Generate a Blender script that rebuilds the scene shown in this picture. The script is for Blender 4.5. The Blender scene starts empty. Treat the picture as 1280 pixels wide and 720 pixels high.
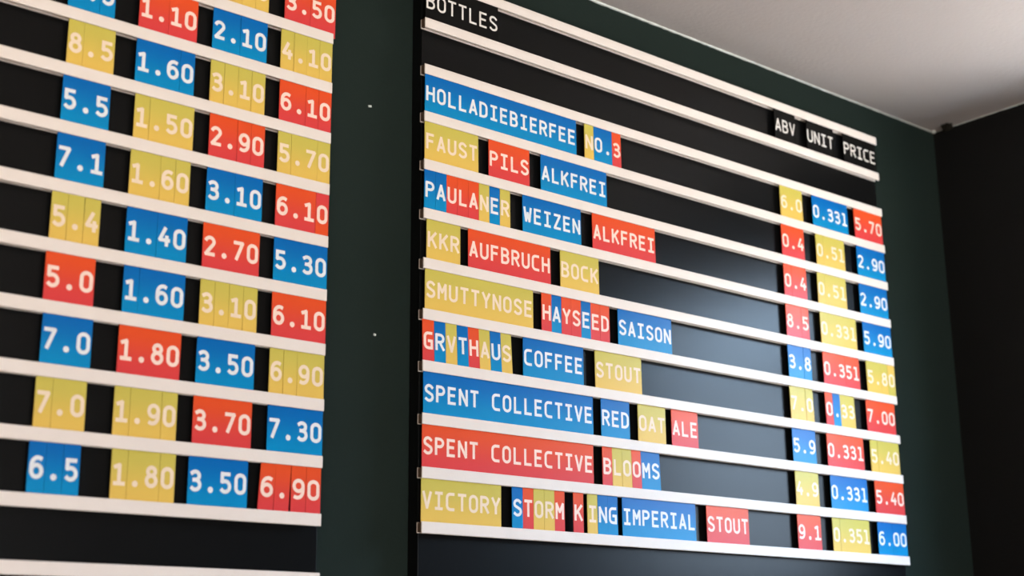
import bpy, math, random
from mathutils import Matrix, Vector
random.seed(4)
S = 0.08                    # one rail pitch in metres
ZC = 2.6096                 # height of the top rail's upper edge
def P(x, y, z): return Vector((x*S, y*S, z*S + ZC))
scene = bpy.context.scene
COL = scene.collection

# ------------------------------------------------------------------ camera
cam_data = bpy.data.cameras.new('camera')
cam = bpy.data.objects.new('camera', cam_data); COL.objects.link(cam)
right = Vector((0.768342, -0.639975, -0.0091045))
down = Vector((0.160038, 0.205873, -0.965403))
fwd = Vector((0.619708, 0.740303, 0.260602))
m = Matrix((right, -down, -fwd)).transposed().to_4x4()
m.translation = P(-15.44994, -21.06820, -13.67007)
cam.matrix_world = m
cam_data.sensor_width = 36.0
cam_data.lens = 1780.896/1280*36
cam_data.clip_start = 0.05
cam_data.dof.use_dof = True
cam_data.dof.focus_distance = 28.2*S
cam_data.dof.aperture_fstop = 3.5
scene.camera = cam

# ------------------------------------------------------------------ light
scene.view_settings.view_transform = 'Standard'
scene.view_settings.look = 'None'
scene.view_settings.gamma = 1.0
scene.view_settings.use_curve_mapping = False
scene.view_settings.exposure = 2.15
world = bpy.data.worlds.new('overcast_sky'); scene.world = world
world.use_nodes = True
nt = world.node_tree; nt.nodes.clear()
out = nt.nodes.new('ShaderNodeOutputWorld'); bg = nt.nodes.new('ShaderNodeBackground')
tc = nt.nodes.new('ShaderNodeTexCoord'); sp = nt.nodes.new('ShaderNodeSeparateXYZ')
rp = nt.nodes.new('ShaderNodeValToRGB'); mp = nt.nodes.new('ShaderNodeMapRange')
nt.links.new(tc.outputs['Generated'], sp.inputs[0]); nt.links.new(sp.outputs['Z'], mp.inputs['Value'])
mp.inputs['From Min'].default_value = -1.0; mp.inputs['From Max'].default_value = 1.0
nt.links.new(mp.outputs[0], rp.inputs[0]); nt.links.new(rp.outputs[0], bg.inputs[0]); nt.links.new(bg.outputs[0], out.inputs[0])
e = rp.color_ramp.elements                                    # position = (sine of elevation + 1) / 2
e[0].position = .46; e[0].color = (.42, .40, .375, 1)          # pale paving
e[1].position = .66; e[1].color = (.50, .73, 1.0, 1)          # overcast sky
q = e.new(.485); q.color = (.13, .145, .16, 1)                # house fronts across the street
q = e.new(.555); q.color = (.16, .20, .25, 1)
bg.inputs[1].default_value = 9.0
# window openings: right wall, plus two unseen ones added behind the camera for frontal light (x0,x1 / y0,y1 / z0,z1 in pitches)
WR = (-13.6, -4.8, -11.5, -1.1)
WF = [(-44, -26, -26.0, -7.0), (-20, 2, -26.0, -7.0)]
XR, YB, YF, XLW, ZCEIL = 18.35, 0.48, -62.0, -62.0, 1.13
ZFLOOR = -ZC/S
def portal(name, c, sx, sy, direction):
    l = bpy.data.lights.new(name, 'AREA'); l.shape = 'RECTANGLE'; l.size = sx; l.size_y = sy
    l.cycles.is_portal = True
    o = bpy.data.objects.new(name, l); COL.objects.link(o); o.location = c
    o.rotation_euler = Vector(direction).to_track_quat('-Z', 'Z' if abs(direction[2]) < .5 else 'Y').to_euler()
portal('window_light', P(XR+.9, (WR[0]+WR[1])/2, (WR[2]+WR[3])/2), (WR[3]-WR[2])*S, (WR[1]-WR[0])*S, (-1, 0, 0))
for (a, b, c, d) in WF:
    portal('window_light', P((a+b)/2, YF-.9, (c+d)/2), (d-c)*S, (b-a)*S, (0, 1, 0))
def lamp(name, loc, power, color, size):
    l = bpy.data.lights.new(name, 'POINT'); l.energy = power; l.color = color; l.shadow_soft_size = size
    o = bpy.data.objects.new(name, l); COL.objects.link(o); o.location = loc
lamp('pendant_bulb', P(-24, -26, -9), 8, (1.0, .62, .36), .12)

# ------------------------------------------------------------------ materials
def mat(name, color, rough=.5, spec=.5, noise=0.0, scale=20.0, bump=0.0, bscale=200.0, metallic=0.0):
    mt = bpy.data.materials.new(name); mt.use_nodes = True
    t = mt.node_tree; b = t.nodes['Principled BSDF']
    b.inputs['Roughness'].default_value = rough
    b.inputs['Specular IOR Level'].default_value = spec
    b.inputs['Metallic'].default_value = metallic
    c = t.nodes.new('ShaderNodeTexCoord')
    n = t.nodes.new('ShaderNodeTexNoise'); n.inputs['Scale'].default_value = scale; n.inputs['Detail'].default_value = 5
    t.links.new(c.outputs['Object'], n.inputs['Vector'])
    mx = t.nodes.new('ShaderNodeMix'); mx.data_type = 'RGBA'
    mx.inputs[6].default_value = (*[v*(1-noise) for v in color], 1); mx.inputs[7].default_value = (*[min(1, v*(1+noise)) for v in color], 1)
    t.links.new(n.outputs['Fac'], mx.inputs[0]); t.links.new(mx.outputs[2], b.inputs['Base Color'])
    if bump:
        n2 = t.nodes.new('ShaderNodeTexNoise'); n2.inputs['Scale'].default_value = bscale; n2.inputs['Detail'].default_value = 4
        t.links.new(c.outputs['Object'], n2.inputs['Vector'])
        bp = t.nodes.new('ShaderNodeBump'); bp.inputs['Strength'].default_value = bump; bp.inputs['Distance'].default_value = .002
        t.links.new(n2.outputs['Fac'], bp.inputs['Height']); t.links.new(bp.outputs[0], b.inputs['Normal'])
    return mt
def lin(r, g, b):
    f = lambda v: (v/255/12.92) if v <= 10 else ((v/255+.055)/1.055)**2.4
    return (f(r), f(g), f(b))
def card_mat(name, top, bottom, rough=.34):
    """the cards are screen printed with a split-fountain ink: its hue runs over the card's own height"""
    mt = mat(name, (1, 1, 1), rough, .22, 0, 60)
    t = mt.node_tree; b = t.nodes['Principled BSDF']
    c = t.nodes.new('ShaderNodeTexCoord'); s = t.nodes.new('ShaderNodeSeparateXYZ')
    t.links.new(c.outputs['Object'], s.inputs[0])
    r = t.nodes.new('ShaderNodeMapRange'); r.inputs['From Min'].default_value = -.36*S; r.inputs['From Max'].default_value = .36*S
    r.interpolation_type = 'SMOOTHSTEP'
    t.links.new(s.outputs['Z'], r.inputs['Value'])
    mx = t.nodes.new('ShaderNodeMix'); mx.data_type = 'RGBA'
    mx.inputs[6].default_value = (*bottom, 1); mx.inputs[7].default_value = (*top, 1)
    t.links.new(r.outputs[0], mx.inputs[0]); t.links.new(mx.outputs[2], b.inputs['Base Color'])
    return mt
M = {
 'R': card_mat('red_card', lin(226, 82, 38), lin(216, 66, 68)),
 'Y': card_mat('yellow_card', lin(200, 188, 88), lin(226, 190, 92)),
 'B': card_mat('blue_card', lin(0, 104, 182), lin(0, 137, 197)),
 'K': mat('black_card', lin(11, 11, 11), .4, .15),
 'print_K': mat('white_print', lin(228, 226, 222), .45, .25),
 'print_B': mat('white_print_on_blue', lin(226, 231, 236), .45, .25),
 'print_R': mat('white_print_on_red', lin(246, 220, 208), .45, .25),
 'print_Y': mat('white_print_on_yellow', lin(238, 219, 196), .45, .25),
 'rail': mat('white_painted_rail', lin(232, 224, 218), .45, .4, .03, 40, .1, 300),
 'core': mat('raw_rail_core', lin(84, 70, 58), .8, .2, .6, 400),
 'board': mat('black_board_lacquer', lin(13, 14, 15), .28, .2, .15, 8, .06, 500),
 'wall': mat('dark_green_wall_paint', lin(33, 43, 40), .8, .04, .10, 5, .25, 180),
 'wallr': mat('black_wall_paint', lin(14, 15, 15), .75, .2, .1, 5, .25, 180),
 'ceil': mat('white_ceiling_paint', lin(182, 176, 174), .75, .3, .06, 6, .35, 120),
 'bead': mat('ceiling_edge_paint', lin(205, 212, 208), .6, .3, .1, 60),
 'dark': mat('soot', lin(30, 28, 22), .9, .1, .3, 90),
 'floor': mat('wooden_floor', lin(150, 120, 90), .45, .5, .15, 12),
 'back': mat('warm_room_wall', lin(196, 182, 168), .7, .3, .05, 6),
 'frame': mat('window_frame_paint', lin(225, 225, 222), .4, .5),
}
g = bpy.data.materials.new('window_glass'); g.use_nodes = True
t = g.node_tree; t.nodes.clear()
o_ = t.nodes.new('ShaderNodeOutputMaterial'); mx_ = t.nodes.new('ShaderNodeMixShader'); tr = t.nodes.new('ShaderNodeBsdfTransparent'); gl = t.nodes.new('ShaderNodeBsdfGlossy')
gl.inputs['Roughness'].default_value = .02; mx_.inputs[0].default_value = .07
t.links.new(tr.outputs[0], mx_.inputs[1]); t.links.new(gl.outputs[0], mx_.inputs[2]); t.links.new(mx_.outputs[0], o_.inputs[0])
M['glass'] = g

# ------------------------------------------------------------------ mesh helpers (all sizes in pitches)
def link(name, mesh, parent=None, loc=None, scale=None):
    o = bpy.data.objects.new(name, mesh); COL.objects.link(o)
    if parent: o.parent = parent
    if loc is not None: o.location = loc
    if scale: o.scale = scale
    return o
def boxes_mesh(name, boxes, m_):
    vs, fs = [], []
    for (x0, x1, y0, y1, z0, z1) in boxes:
        k = len(vs)
        vs += [Vector((x, y, z))*S for z in (z0, z1) for y in (y0, y1) for x in (x0, x1)]
        fs += [(k, k+2, k+3, k+1), (k+4, k+5, k+7, k+6), (k, k+1, k+5, k+4), (k+2, k+6, k+7, k+3), (k, k+4, k+6, k+2), (k+1, k+3, k+7, k+5)]
    me = bpy.data.meshes.new(name); me.from_pydata(vs, [], fs); me.materials.append(m_); me.update()
    return me
def struct(name, boxes, m_, parent=None):
    """structure part: boxes in pitch coordinates, origin at the scene's rail corner"""
    o = link(name, boxes_mesh(name, boxes, m_), parent)
    if parent is None:
        o.location = (0, 0, ZC); o['kind'] = 'structure'
    return o

# ------------------------------------------------------------------ the room
struct('wall_back', [(XLW, XR+2, YB, YB+2, ZFLOOR, ZCEIL+.0)], M['wall'])
wr = struct('wall_right', [(XR, XR+2, WR[1], YB, ZFLOOR, ZCEIL), (XR, XR+2, YF, WR[0], ZFLOOR, ZCEIL),
                      (XR, XR+2, WR[0], WR[1], ZFLOOR, WR[2]), (XR, XR+2, WR[0], WR[1], WR[3], ZCEIL)], M['wallr'])
fr = [(XLW, WF[0][0]), (WF[0][1], WF[1][0]), (WF[1][1], XR)]
bx = [(a, b, YF-2, YF, ZFLOOR, ZCEIL) for a, b in fr]
for (a, b, c, d) in WF: bx += [(a, b, YF-2, YF, ZFLOOR, c), (a, b, YF-2, YF, d, ZCEIL)]
struct('wall_front', bx, M['back'])
struct('wall_left', [(XLW-2, XLW, YF-2, YB+2, ZFLOOR, ZCEIL)], M['back'])
struct('ceiling', [(XLW-2, XR+2, YF-2, YB+2, ZCEIL, ZCEIL+2)], M['ceil'])
struct('floor', [(XLW-2, XR+2, YF-2, YB+2, ZFLOOR-2, ZFLOOR)], M['floor'])
# windows: frame, bars and glass
def window_x(name, x, y0, y1, z0, z1):
    f = .5; ym = (y0+y1)/2; zm = z0+(z1-z0)*.66
    w = struct(name, [(x, x+.7, y0, y0+f, z0, z1), (x, x+.7, y1-f, y1, z0, z1), (x, x+.7, y0+f, y1-f, z0, z0+f), (x, x+.7, y0+f, y1-f, z1-f, z1),
                      (x+.1, x+.6, y0+f, y1-f, zm-.2, zm+.2)], M['frame'])
    for (c, d) in ((z0+f, zm-.2), (zm+.2, z1-f)):
        struct('pane', [(x+.3, x+.35, y0+f, y1-f, c, d)], M['glass'], w)
window_x('window_1', XR+1.0, *WR)
def window_y(name, y, x0, x1, z0, z1):
    f = .5; xm = (x0+x1)/2
    w = struct(name, [(x0, x0+f, y-.7, y, z0, z1), (x1-f, x1, y-.7, y, z0, z1), (x0+f, x1-f, y-.7, y, z0, z0+f), (x0+f, x1-f, y-.7, y, z1-f, z1),
                      (xm-.2, xm+.2, y-.6, y-.1, z0+f, z1-f)], M['frame'])
    for (c, d) in ((x0+f, xm-.2), (xm+.2, x1-f)):
        struct('pane', [(c, d, y-.35, y-.3, z0+f, z1-f)], M['glass'], w)
window_y('fill_window_2', YF-1.0, *WF[0]); window_y('fill_window_3', YF-1.0, *WF[1])  # unseen pair added to light the boards from the front
# the uneven bead of ceiling paint that laps onto the wall
def bead(name, a, b, n, r0, r1):
    vs, fs = [], []
    for i in range(n+1):
        k = i/n; c = a.lerp(b, k); r = (r0+(r1-r0)*k)*(.75+.5*random.random())
        for q in range(6):
            an = q*math.pi/3
            if abs(b.x-a.x) > abs(b.y-a.y): vs.append(Vector((c.x, c.y-r*math.cos(an), c.z+r*math.sin(an)))*S)
            else: vs.append(Vector((c.x-r*math.cos(an), c.y, c.z+r*math.sin(an)))*S)
    for i in range(n):
        for q in range(6): fs.append((i*6+q, i*6+(q+1) % 6, i*6+6+(q+1) % 6, i*6+6+q))
    me = bpy.data.meshes.new(name); me.from_pydata(vs, [], fs); me.materials.append(M['bead'])
    for p_ in me.polygons: p_.use_smooth = True
    o = link(name, me, None, (0, 0, ZC)); o['kind'] = 'structure'
    return o
bead('trim_1', Vector((-12, YB-.01, ZCEIL)), Vector((XR, YB-.01, ZCEIL)), 260, .065, .02)
bead('trim_2', Vector((XR+.01, YB, ZCEIL)), Vector((XR+.01, -5, ZCEIL)), 60, .02, .03)
def lump(name, c, r, m_, seed, label, cat):
    import bmesh
    rnd = random.Random(seed); bm = bmesh.new(); bmesh.ops.create_icosphere(bm, subdivisions=3, radius=1)
    for v in bm.verts:
        k = 1+.25*math.sin(5*v.co.x+seed)*math.cos(4*v.co.y)+.12*(rnd.random()-.5)
        v.co = Vector((v.co.x*r[0]*k, v.co.y*r[1]*k, v.co.z*r[2]*k))*S
    me = bpy.data.meshes.new(name); bm.to_mesh(me); bm.free(); me.materials.append(m_)
    o = link(name, me, None, P(*c)); o['label'] = label; o['category'] = cat
    return o
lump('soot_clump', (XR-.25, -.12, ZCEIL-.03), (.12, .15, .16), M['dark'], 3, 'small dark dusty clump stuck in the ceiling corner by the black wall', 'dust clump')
lump('plaster_blob', (XR-.12, YB-.1, ZCEIL-.03), (.05, .05, .05), M['bead'], 5, 'tiny white plaster blob right in the corner where ceiling meets both walls', 'plaster')
for (x, z, w, a) in ((-.98, -3.02, .07, -.2), (-.78, -7.55, .05, .3)):
    o = link('paint_chip', boxes_mesh('paint_chip', [(-w/2, w/2, -.012, .01, -.02, .02)], M['bead']), None)
    o.location = P(x, YB-.01, z); o.rotation_euler.y = a
    o.parent = bpy.data.objects['wall_back']; o.location = Vector((x*S, (YB-.01)*S, z*S))

# ------------------------------------------------------------------ menu boards
FH = .213
def rail_mesh(L):
    """grooved rail: front lip, web and back lip, so cards slide between the lips"""
    prof = [(0, -.012), (.008, 0), (.022, 0), (.022, -.08), (.13, -.08), (.13, -.01), (.16, -.01), (.16, -FH+.01), (.13, -FH+.01), (.13, -.13), (.022, -.13), (.022, -FH), (.008, -FH), (0, -FH+.012)]
    n = len(prof); vs = []; fs = []
    N = 12
    for i in range(N+1):
        x = L*i/N
        vs += [Vector((x, y, z))*S for (y, z) in prof]
    for i in range(N):
        for k in range(n): fs.append((i*n+k, i*n+(k+1) % n, (i+1)*n+(k+1) % n, (i+1)*n+k))
    fs.append(tuple(range(n-1, -1, -1))); fs.append(tuple(N*n+k for k in range(n)))
    me = bpy.data.meshes.new('rail'); me.from_pydata(vs, [], fs); me.materials.append(M['rail']); me.update()
    return me
def menu_board(x0, x1, ztop, zbot, rails, label):
    e = bpy.data.objects.new('menu_board', None); COL.objects.link(e)
    e.location = P(x0, YB, zbot); e['label'] = label; e['category'] = 'menu board'; e['group'] = 'grooved menu boards on the dark wall'
    # panel, 28 mm thick, slightly eased edges
    me = boxes_mesh('panel', [(.03, x1-x0+.03, -(YB-.16), 0, 0, ztop-zbot)], M['board'])
    pn = link('panel', me, e); bv = pn.modifiers.new('edge', 'BEVEL'); bv.width = .0006; bv.segments = 2
    rm = rail_mesh(x1-x0)
    cm = boxes_mesh('rail_core', [(-.004, .05, .026, .126, -.19, -.02)], M['core'])
    for r in rails:
        o = link('rail', rm, e, Vector((0, -YB, -r-zbot))*S)
        o.rotation_euler.x = random.uniform(-.004, .004)
        link('rail_core', cm, o)
    return e
menu_board(0, 14.872, .02, -15.2, range(0, 12), 'large black bottle menu board with white rails, right of the bare wall strip')
menu_board(-16.0, -2.145, .02, -15.2, list(range(0, 13)), 'black menu board with white rails cut off at the left, only prices in view')

# ------------------------------------------------------------------ lettering (own stroke alphabet)
W_ = .52
def arc(cx, cy, rx, ry, a0, a1, n=9):
    return [(cx+rx*math.cos(math.radians(a0+(a1-a0)*i/n)), cy+ry*math.sin(math.radians(a0+(a1-a0)*i/n))) for i in range(n+1)]
oval = (arc(.26, .74, .26, .26, 180, 0)+arc(.26, .26, .26, .26, 0, -180), True)
pbowl = [(0, 1)]+arc(.26, .75, .25, .25, 90, -90)+[(0, .5)]
six = [(arc(.32, .6, .32, .4, 62, 180)+[(0, .3)], False), (arc(.26, .31, .26, .31, 0, 345, 16), True)]
G = {
 'A': [([(0, 0), (.26, 1), (.52, 0)], False), ([(.09, .27), (.43, .27)], False)],
 'B': [([(0, 0), (0, 1)]+arc(.25, .765, .23, .235, 90, -90)+[(0, .53)], False), ([(0, .53)]+arc(.25, .265, .26, .265, 90, -90)+[(0, 0)], False)],
 'C': [([(.5, 1)]+arc(.25, .75, .25, .25, 90, 180)+arc(.25, .25, .25, .25, 180, 270)+[(.5, 0)], False)],
 'D': [([(0, 0), (0, 1)]+arc(.2, .7, .31, .3, 90, 0)+arc(.2, .3, .31, .3, 0, -90), True)],
 'E': [([(.49, 1), (.02, 1), (.02, 0), (.49, 0)], False), ([(.02, .53), (.43, .53)], False)],
 'F': [([(.49, 1), (.02, 1), (.02, 0)], False), ([(.02, .53), (.43, .53)], False)],
 'G': [([(.5, 1)]+arc(.25, .75, .25, .25, 90, 180)+arc(.25, .25, .25, .25, 180, 270)+[(.5, 0), (.5, .48), (.27, .48)], False)],
 'H': [([(0, 0), (0, 1)], False), ([(.52, 0), (.52, 1)], False), ([(0, .52), (.52, .52)], False)],
 'I': [([(.03, 1), (.49, 1)], False), ([(.26, 1), (.26, 0)], False), ([(.03, 0), (.49, 0)], False)],
 'K': [([(0, 0), (0, 1)], False), ([(.5, 1), (.03, .4)], False), ([(.2, .6), (.52, 0)], False)],
 'L': [([(.04, 1), (.04, 0), (.5, 0)], False)],
 'M': [([(0, 0), (0, 1), (.26, .45), (.52, 1), (.52, 0)], False)],
 'N': [([(0, 0), (0, 1), (.52, 0), (.52, 1)], False)],
 'O': [oval], '0': [oval],
 'P': [([(0, 0), (0, 1)], False), (pbowl, False)],
 'R': [([(0, 0), (0, 1)], False), (pbowl, False), ([(.24, .5), (.52, 0)], False)],
 'S': [([(.5, .86)]+arc(.26, .76, .24, .24, 50, 215)+arc(.26, .25, .26, .25, 38, -140)+[(.02, .12)], False)],
 'T': [([(0, 1), (.52, 1)], False), ([(.26, 1), (.26, 0)], False)],
 'U': [([(0, 1)]+arc(.26, .26, .26, .26, 180, 360, 10)+[(.52, 1)], False)],
 'V': [([(0, 1), (.26, 0), (.52, 1)], False)],
 'W': [([(-.01, 1), (.12, 0), (.26, .62), (.40, 0), (.53, 1)], False)],
 'Y': [([(0, 1), (.26, .46), (.52, 1)], False), ([(.26, .46), (.26, 0)], False)],
 'Z': [([(.02, 1), (.5, 1), (.02, 0), (.52, 0)], False)],
 'l': [([(.05, 1), (.28, 1), (.28, 0)], False), ([(.05, 0), (.52, 0)], False)],
 '1': [([(.02, .88), (.27, .99), (.27, 0)], False), ([(.02, 0), (.54, 0)], False)],
 '2': [(arc(.25, .75, .25, .25, 160, -32, 12)+[(.02, 0), (.52, 0)], False)],
 '3': [([(.02, .9)]+arc(.24, .77, .23, .23, 125, -90, 12)+[(.14, .54)], False), ([(.16, .54)]+arc(.25, .27, .27, .27, 90, -140, 12), False)],
 '4': [([(.3, 1), (0, .3), (.54, .3)], False), ([(.4, .52), (.4, 0)], False)],
 '5': [([(.48, 1), (.05, 1), (.05, .56)]+arc(.24, .3, .27, .3, 105, -140, 12), False)],
 '6': six,
 '9': [([(.52-x, 1-y) for x, y in s], c) for s, c in six],
 '7': [([(0, 1), (.5, 1), (.14, 0)], False)],
 '8': [(arc(.26, .78, .21, .22, 0, 345, 14), True), (arc(.26, .275, .26, .285, 0, 345, 16), True)],
}
CAP = .340                  # cap height in pitches
def stroke(vs, fs, pts, closed, hw, y):
    pts = [Vector(p) for p in pts]
    q = [pts[0]]
    for p in pts[1:]:
        if (p-q[-1]).length > 1e-4: q.append(p)
    if closed and (q[0]-q[-1]).length < 1e-3: q.pop()
    if not closed or len(q) < 8:            # break the line at sharp corners so every limb keeps its full width
        for i in range(1, len(q)-1):
            if (q[i]-q[i-1]).normalized().dot((q[i+1]-q[i]).normalized()) < -.15:
                stroke(vs, fs, q[:i+1], False, hw, y); stroke(vs, fs, q[i:], False, hw, y-.0001)
                return
    n = len(q); k = len(vs)
    for i in range(n):
        a = q[i]-q[i-1] if (i > 0 or closed) else q[1]-q[0]
        b = q[(i+1) % n]-q[i] if (i < n-1 or closed) else q[i]-q[i-1]
        a = a.normalized(); b = b.normalized(); t_ = (a+b)
        if t_.length < 1e-3: t_ = a
        t_.normalize(); nrm = Vector((-t_.y, t_.x))
        c = max(.42, nrm.dot(Vector((-a.y, a.x))))
        p = q[i].copy()
        if not closed and i == 0: p -= a*hw*.6
        if not closed and i == n-1: p += b*hw*.6
        for s in (1, -1):
            v = p+nrm*hw/c*s; vs.append(Vector((v.x, y, v.y)))
    for i in range(n if closed else n-1):
        j = (i+1) % n
        fs.append((k+2*i, k+2*i+1, k+2*j+1, k+2*j))
cache = {}
def glyph(ch, cw, th, c):
    key = (ch, round(cw, 3), th, c)
    if key in cache: return cache[key]
    vs, fs = [], []
    if ch == '.':
        r = th*.78; vs = [Vector((r*math.cos(i*math.pi/10), 0, -CAP/2+r*.9+r*math.sin(i*math.pi/10))) for i in range(20)]; fs = [tuple(range(20))]
    else:
        gw = cw*.81-th; gh = CAP-th
        for i, (pts, closed) in enumerate(G[ch]):
            stroke(vs, fs, [((x/W_-.5)*gw, (y-.5)*gh) for x, y in pts], closed, th/2, -.0002*i)
    me = bpy.data.meshes.new('glyph'); me.from_pydata([v*S for v in vs], [], fs); me.materials.append(M['print_'+c]); me.update()
    cache[key] = me
    return me
cards = {}
def card_mesh(w, c):
    key = (round(w, 3), c)
    if key not in cards:
        h = .94/2
        cards[key] = boxes_mesh('card', [(-w/2+.003, w/2-.003, 0, .014, -h, h)], M[c])
    return cards[key]
def card(name, x0, cw, row, text, c, label, cat, group, th=.055, tilt=0.0, flip=False, dy=0.0):
    w = cw*len(text)
    o = link(name, card_mesh(w, c), None, P(x0+w/2, .036+dy, -row-.605))
    o['label'] = label; o['category'] = cat; o['group'] = group
    if tilt: o.rotation_euler.y = math.radians(tilt)
    if flip: o.rotation_euler.y += math.pi
    for i, ch in enumerate(text):
        if ch == ' ': continue
        nm = 'decimal_point' if ch == '.' else ('digit' if ch.isdigit() else 'letter')
        link(nm, glyph(ch, cw, th, c), o, Vector((-w/2+cw*(i+.5), -.002, 0))*S, (1, 1, 1.05) if th > .06 else None)
    return o

CN = {'R': 'red', 'Y': 'yellow', 'B': 'blue', 'K': 'black'}
ORD = ['first', 'second', 'third', 'fourth', 'fifth', 'sixth', 'seventh', 'eighth', 'ninth']
def run(x0, x1, row, pieces, namer, cat, kind, group, th, tilts=None):
    """a word or a price made of one or more touching cards; '^' marks a card slid in upside down"""
    total = sum(len(p.replace('^', '')) for p, c in pieces); cw = (x1-x0)/total; x = x0
    for i, (p, c) in enumerate(pieces):
        s = p.replace('^', '')
        card(kind, x, cw, row, s, c, namer(i, s, c, len(pieces)), cat, group, th,
             tilts[i] if tilts else random.uniform(-.25, .25), '^' in p, random.uniform(0, .006))
        x += cw*len(s)
        if tilts and i == 1 and tilts[0] > 3: x += .02        # a gap has opened beside the leaning cards
def split(spec):
    c, rest = spec[0], spec[2:]
    return [(q, c) for q in rest.split('|')]

# header row (white letters on black cards)
for x0, x1, txt, lab in ((.02, 1.91, 'BOTTLES', 'black header card with white capitals BOTTLES, top left of the large board'),
                         (10.736, 11.55, 'ABV', 'black header card reading ABV above the alcohol column'),
                         (11.976, 13.07, 'UNIT', 'black header card reading UNIT between ABV and PRICE'),
                         (13.46, 14.84, 'PRICE', 'black header card reading PRICE at the top right end')):
    card('header_card', x0, (x1-x0)/len(txt), 0, txt, 'K', lab, 'header card', 'black header cards on the top row', .045)

# beer rows of the large board.  Words: (x0, x1, [(text, colour), ...], label for a one-piece card or phrase for a word of letter cards)
def rowname(r): return ORD[r-2]+' beer row'
WORDS = {
 2: [(.03, 4.06, [('HOLLADIEBIERFEE', 'B')], 'long blue word card, fifteen letters, opening the topmost beer row'),
     (4.30, 5.39, [('N', 'Y'), ('O.', 'B'), ('3', 'R')], 'short tricolour run NO.3')],
 3: [(.03, 1.37, [('FAUST', 'Y')], 'yellow five-letter word card opening the second beer row'),
     (1.633, 2.72, [('PILS', 'R')], 'red word card PILS in the second beer row'),
     (3.028, 4.92, [('ALKFREI', 'B')], 'blue word card ALKFREI in the second beer row')],
 4: [(.03, 2.19, [('P', 'B'), ('A', 'B'), ('U', 'R'), ('L', 'R'), ('A', 'R'), ('N', 'Y'), ('E', 'B'), ('R', 'Y')], 'many-coloured first word'),
     (2.522, 4.14, [('WEIZEN', 'B')], 'blue word card WEIZEN in the third beer row'),
     (4.465, 6.36, [('ALKFREI', 'R')], 'red word card ALKFREI in the third beer row')],
 5: [(.095, .915, [('KKR', 'Y')], 'yellow three-letter word card KKR opening the fourth beer row'),
     (1.106, 3.26, [('AUFBRUCH', 'R')], 'red eight-letter word card left of the yellow BOCK card'),
     (3.525, 4.62, [('BOCK', 'Y')], 'yellow word card BOCK ending the words of the fourth beer row')],
 6: [(.06, 2.77, [('SMUTTYNOSE', 'Y')], 'long yellow ten-letter word card opening the fifth beer row'),
     (2.993, 4.90, [('H', 'R'), ('A', 'B'), ('Y', 'R'), ('S', 'R'), ('E', 'B'), ('E', 'R'), ('D', 'R')], 'red and blue second word'),
     (5.139, 6.77, [('SAISON', 'B')], 'blue word card SAISON in the fifth beer row')],
 7: [(.015, 2.2, [('G', 'R'), ('R', 'B'), ('V', 'Y'), ('T', 'B'), ('H', 'R'), ('A', 'Y'), ('U', 'B'), ('S', 'Y')], 'leaning many-coloured first word'),
     (2.49, 4.12, [('COFFEE', 'B')], 'blue word card COFFEE in the sixth beer row'),
     (4.445, 5.80, [('STOUT', 'Y')], 'yellow word card STOUT in the sixth beer row')],
 8: [(.04, 4.36, [('SPENT COLLECTIVE', 'B')], 'longest blue word card, two words, opening the seventh beer row'),
     (4.578, 5.40, [('RED', 'B')], 'blue word card reading RED'),
     (5.648, 6.48, [('OAT', 'Y')], 'pale yellow word card reading OAT'),
     (6.661, 7.49, [('ALE', 'R')], 'red word card reading ALE')],
 9: [(.02, 4.34, [('SPENT COLLECTIVE', 'R')], 'longest red word card, two words, opening the eighth beer row'),
     (4.586, 6.26, [('B', 'R'), ('L', 'Y'), ('O', 'Y'), ('O', 'R'), ('MS', 'B')], 'many-coloured second word')],
 10: [(.005, 1.90, [('VICTORY', 'Y')], 'yellow seven-letter word card opening the lowest beer row'),
      (2.169, 3.53, [('S', 'B'), ('T', 'R'), ('O', 'Y'), ('R', 'Y'), ('M', 'R')], 'five-letter second word'),
      (3.755, 4.03, [('K', 'R')], 'single narrow red letter card K standing alone in the lowest beer row'),
      (4.138, 4.98, [('I', 'Y'), ('N', 'B'), ('G', 'B')], 'three-letter run'),
      (5.104, 7.29, [('IMPERIAL', 'B')], 'blue word card IMPERIAL in the lowest beer row'),
      (7.634, 9.0, [('STOUT', 'R')], 'red word card STOUT in the lowest beer row')],
}
for r, words in WORDS.items():
    for (x0, x1, pieces, lab) in words:
        tilts = None
        if r == 7 and len(pieces) > 4: tilts = [-1.2-.25*i for i in range(8)]
        if r == 9 and len(pieces) > 1: tilts = [-.4*i for i in range(5)]
        if len(pieces) == 1:
            nm = lambda i, s, c, n, lab=lab: lab
            kind, cat = ('letter_card', 'letter card') if len(pieces[0][0]) == 1 else ('word_card', 'word card')
        else:
            nm = lambda i, s, c, n, lab=lab, r=r: '%s letter card %s, %s in the %s, %s' % (CN[c], s, ORD[i], lab, rowname(r))
            kind, cat = 'letter_card', 'letter card'
        run(x0, x1, r, pieces, nm, cat, kind, ('word' if kind == 'word_card' else 'single letter')+' cards on the large board', .056, tilts)

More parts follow.
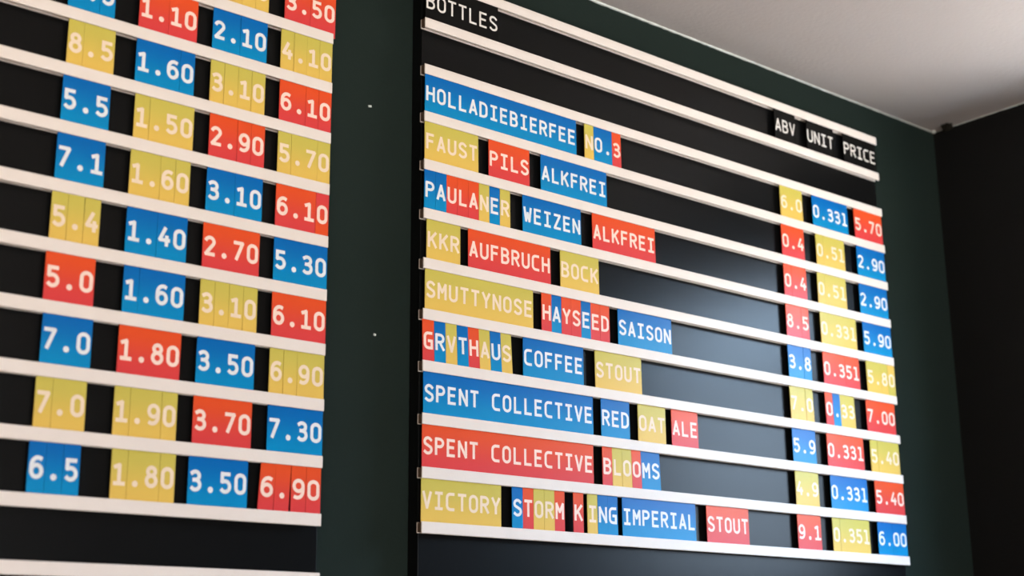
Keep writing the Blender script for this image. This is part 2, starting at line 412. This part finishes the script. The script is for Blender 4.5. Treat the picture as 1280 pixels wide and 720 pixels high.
# alcohol, unit and price columns of the large board
NUMS = {
 2: ['Y:6|.0', 'B:0.33l', 'R:5.70'], 3: ['R:0.4', 'Y:0|.5l', 'B:2.90'], 4: ['R:0|.|4', 'Y:0|.5l', 'B:2.90'],
 5: ['R:8.|5', 'Y:0|.33l', 'B:5.90'], 6: ['B:3.|8', 'R:0.3|5l', 'Y:5.|8|^0'], 7: ['Y:7|.|0', None, 'R:7.00'],
 8: ['B:5.9', 'R:0.33l', 'Y:5|.40'], 9: ['Y:4.|9', 'B:0.33l', 'R:5.40'], 10: ['R:9.1', 'Y:0|.35l', 'B:6.|00']}
X0 = {2: (10.779, 12.013, 13.70), 3: (10.744, 12.062, 13.70), 4: (10.746, 12.016, 13.69), 5: (10.735, 12.028, 13.72), 6: (10.722, 12.034, 13.74),
      7: (10.70, 12.018, 13.62), 8: (10.695, 11.97, 13.66), 9: (10.706, 11.997, 13.72), 10: (10.694, 11.968, 13.71)}
COLN = ('ABV', 'UNIT', 'PRICE')
def numname(r, col, full, place):
    def nm(i, s, c, n):
        if n == 1: return '%s number card reading %s, %s column, %s' % (CN[c], s, col, place)
        return '%s card %s, %s piece of %s, %s column, %s' % (CN[c], 'dot' if s == '.' else s, ORD[i], full, col, place)
    return nm
for r, specs in NUMS.items():
    for k, sp_ in enumerate(specs):
        pcs = [('0', 'R'), ('.', 'B'), ('33', 'Y')] if sp_ is None else split(sp_)
        full = ''.join(p for p, c in pcs).replace('^', ''); n = len(full)
        x0 = X0[r][k]; x1 = x0 + n*(.283 if n != 4 or k == 1 else .292)
        tl = None
        if r == 7 and k < 2: tl = [-1.2]*len(pcs)
        run(x0, x1, r, pcs, numname(r, COLN[k], full, rowname(r)), 'number card', 'number_card', 'number cards on the large board', .056, tl)

# the left board: alcohol column and three price columns
LROWS = {
 1: [None, None, 'Y:2.|8|0', 'R:3.|50'],
 2: ['B:6.|5', 'R:1.|10', 'B:2.|10', 'Y:4|.|1|0'],
 3: ['Y:8|.5', 'B:1.6|0', 'Y:3|.|1|0', 'R:6.|1|0'],
 4: ['B:5.5', 'Y:1|.50', 'R:2.|9|0', 'Y:5|.7|0'],
 5: ['B:7.1', 'Y:1.|6|0', 'B:3.|10', 'R:6.1|^0'],
 6: ['Y:5|.|4', 'B:1.|40', 'R:2.70', 'B:5.30'],
 7: ['R:5.0', 'B:1|.60', 'Y:3|.|1|0', 'R:6.10'],
 8: ['B:7.0', 'R:1.80', 'B:3.50', 'Y:6|.|90'],
 9: ['Y:7|.0', 'Y:1|.9|0', 'R:3.70', 'B:7.30'],
 10: ['B:6|.|5', 'Y:1|.8|0', 'B:3.50', 'R:6|.|9|0'],
}
LX = {1: (0, 0, -4.62, -3.19), 2: (-7.273, -6.02, -4.627, -3.24), 3: (-7.229, -6.029, -4.63, -3.235), 4: (-7.249, -5.994, -4.598, -3.234),
      5: (-7.268, -6.01, -4.604, -3.236), 6: (-7.283, -6.01, -4.62, -3.237), 7: (-7.302, -5.996, -4.622, -3.237), 8: (-7.279, -6.015, -4.632, -3.244),
      9: (-7.305, -6.024, -4.643, -3.244), 10: (-7.329, -5.999, -4.675, -3.355)}
START = {1: 'topmost cut-off row', 2: 'second row from top', 3: 'third row from top', 4: 'fourth row from top', 5: 'fifth row from top',
         6: 'fifth row from bottom', 7: 'fourth row from bottom', 8: 'third row from bottom', 9: 'second row from bottom', 10: 'lowest row'}
LCOL = ('first', 'second', 'third', 'last')
for r, specs in LROWS.items():
    for k, sp_ in enumerate(specs):
        if sp_ is None: continue
        pcs = split(sp_); full = ''.join(p for p, c in pcs).replace('^', ''); n = len(full)
        x0 = LX[r][k]; x1 = x0+n*(.274 if not (k == 3) else .277)
        tl = None
        if r == 10 and k == 3: tl = [3.2, 2.4, 0, 0]; x1 = -2.165
        def nm(i, s, c, m_, r=r, k=k, full=full):
            if m_ == 1: return '%s number card %s, %s column, %s, left board' % (CN[c], s, LCOL[k], START[r])
            return '%s card %s, %s piece, %s column, %s, left board' % (CN[c], 'dot' if s == '.' else s, ORD[i], LCOL[k], START[r])
        run(x0, x1, r, pcs, nm, 'number card', 'number_card', 'number cards on the left board', .062, tl)
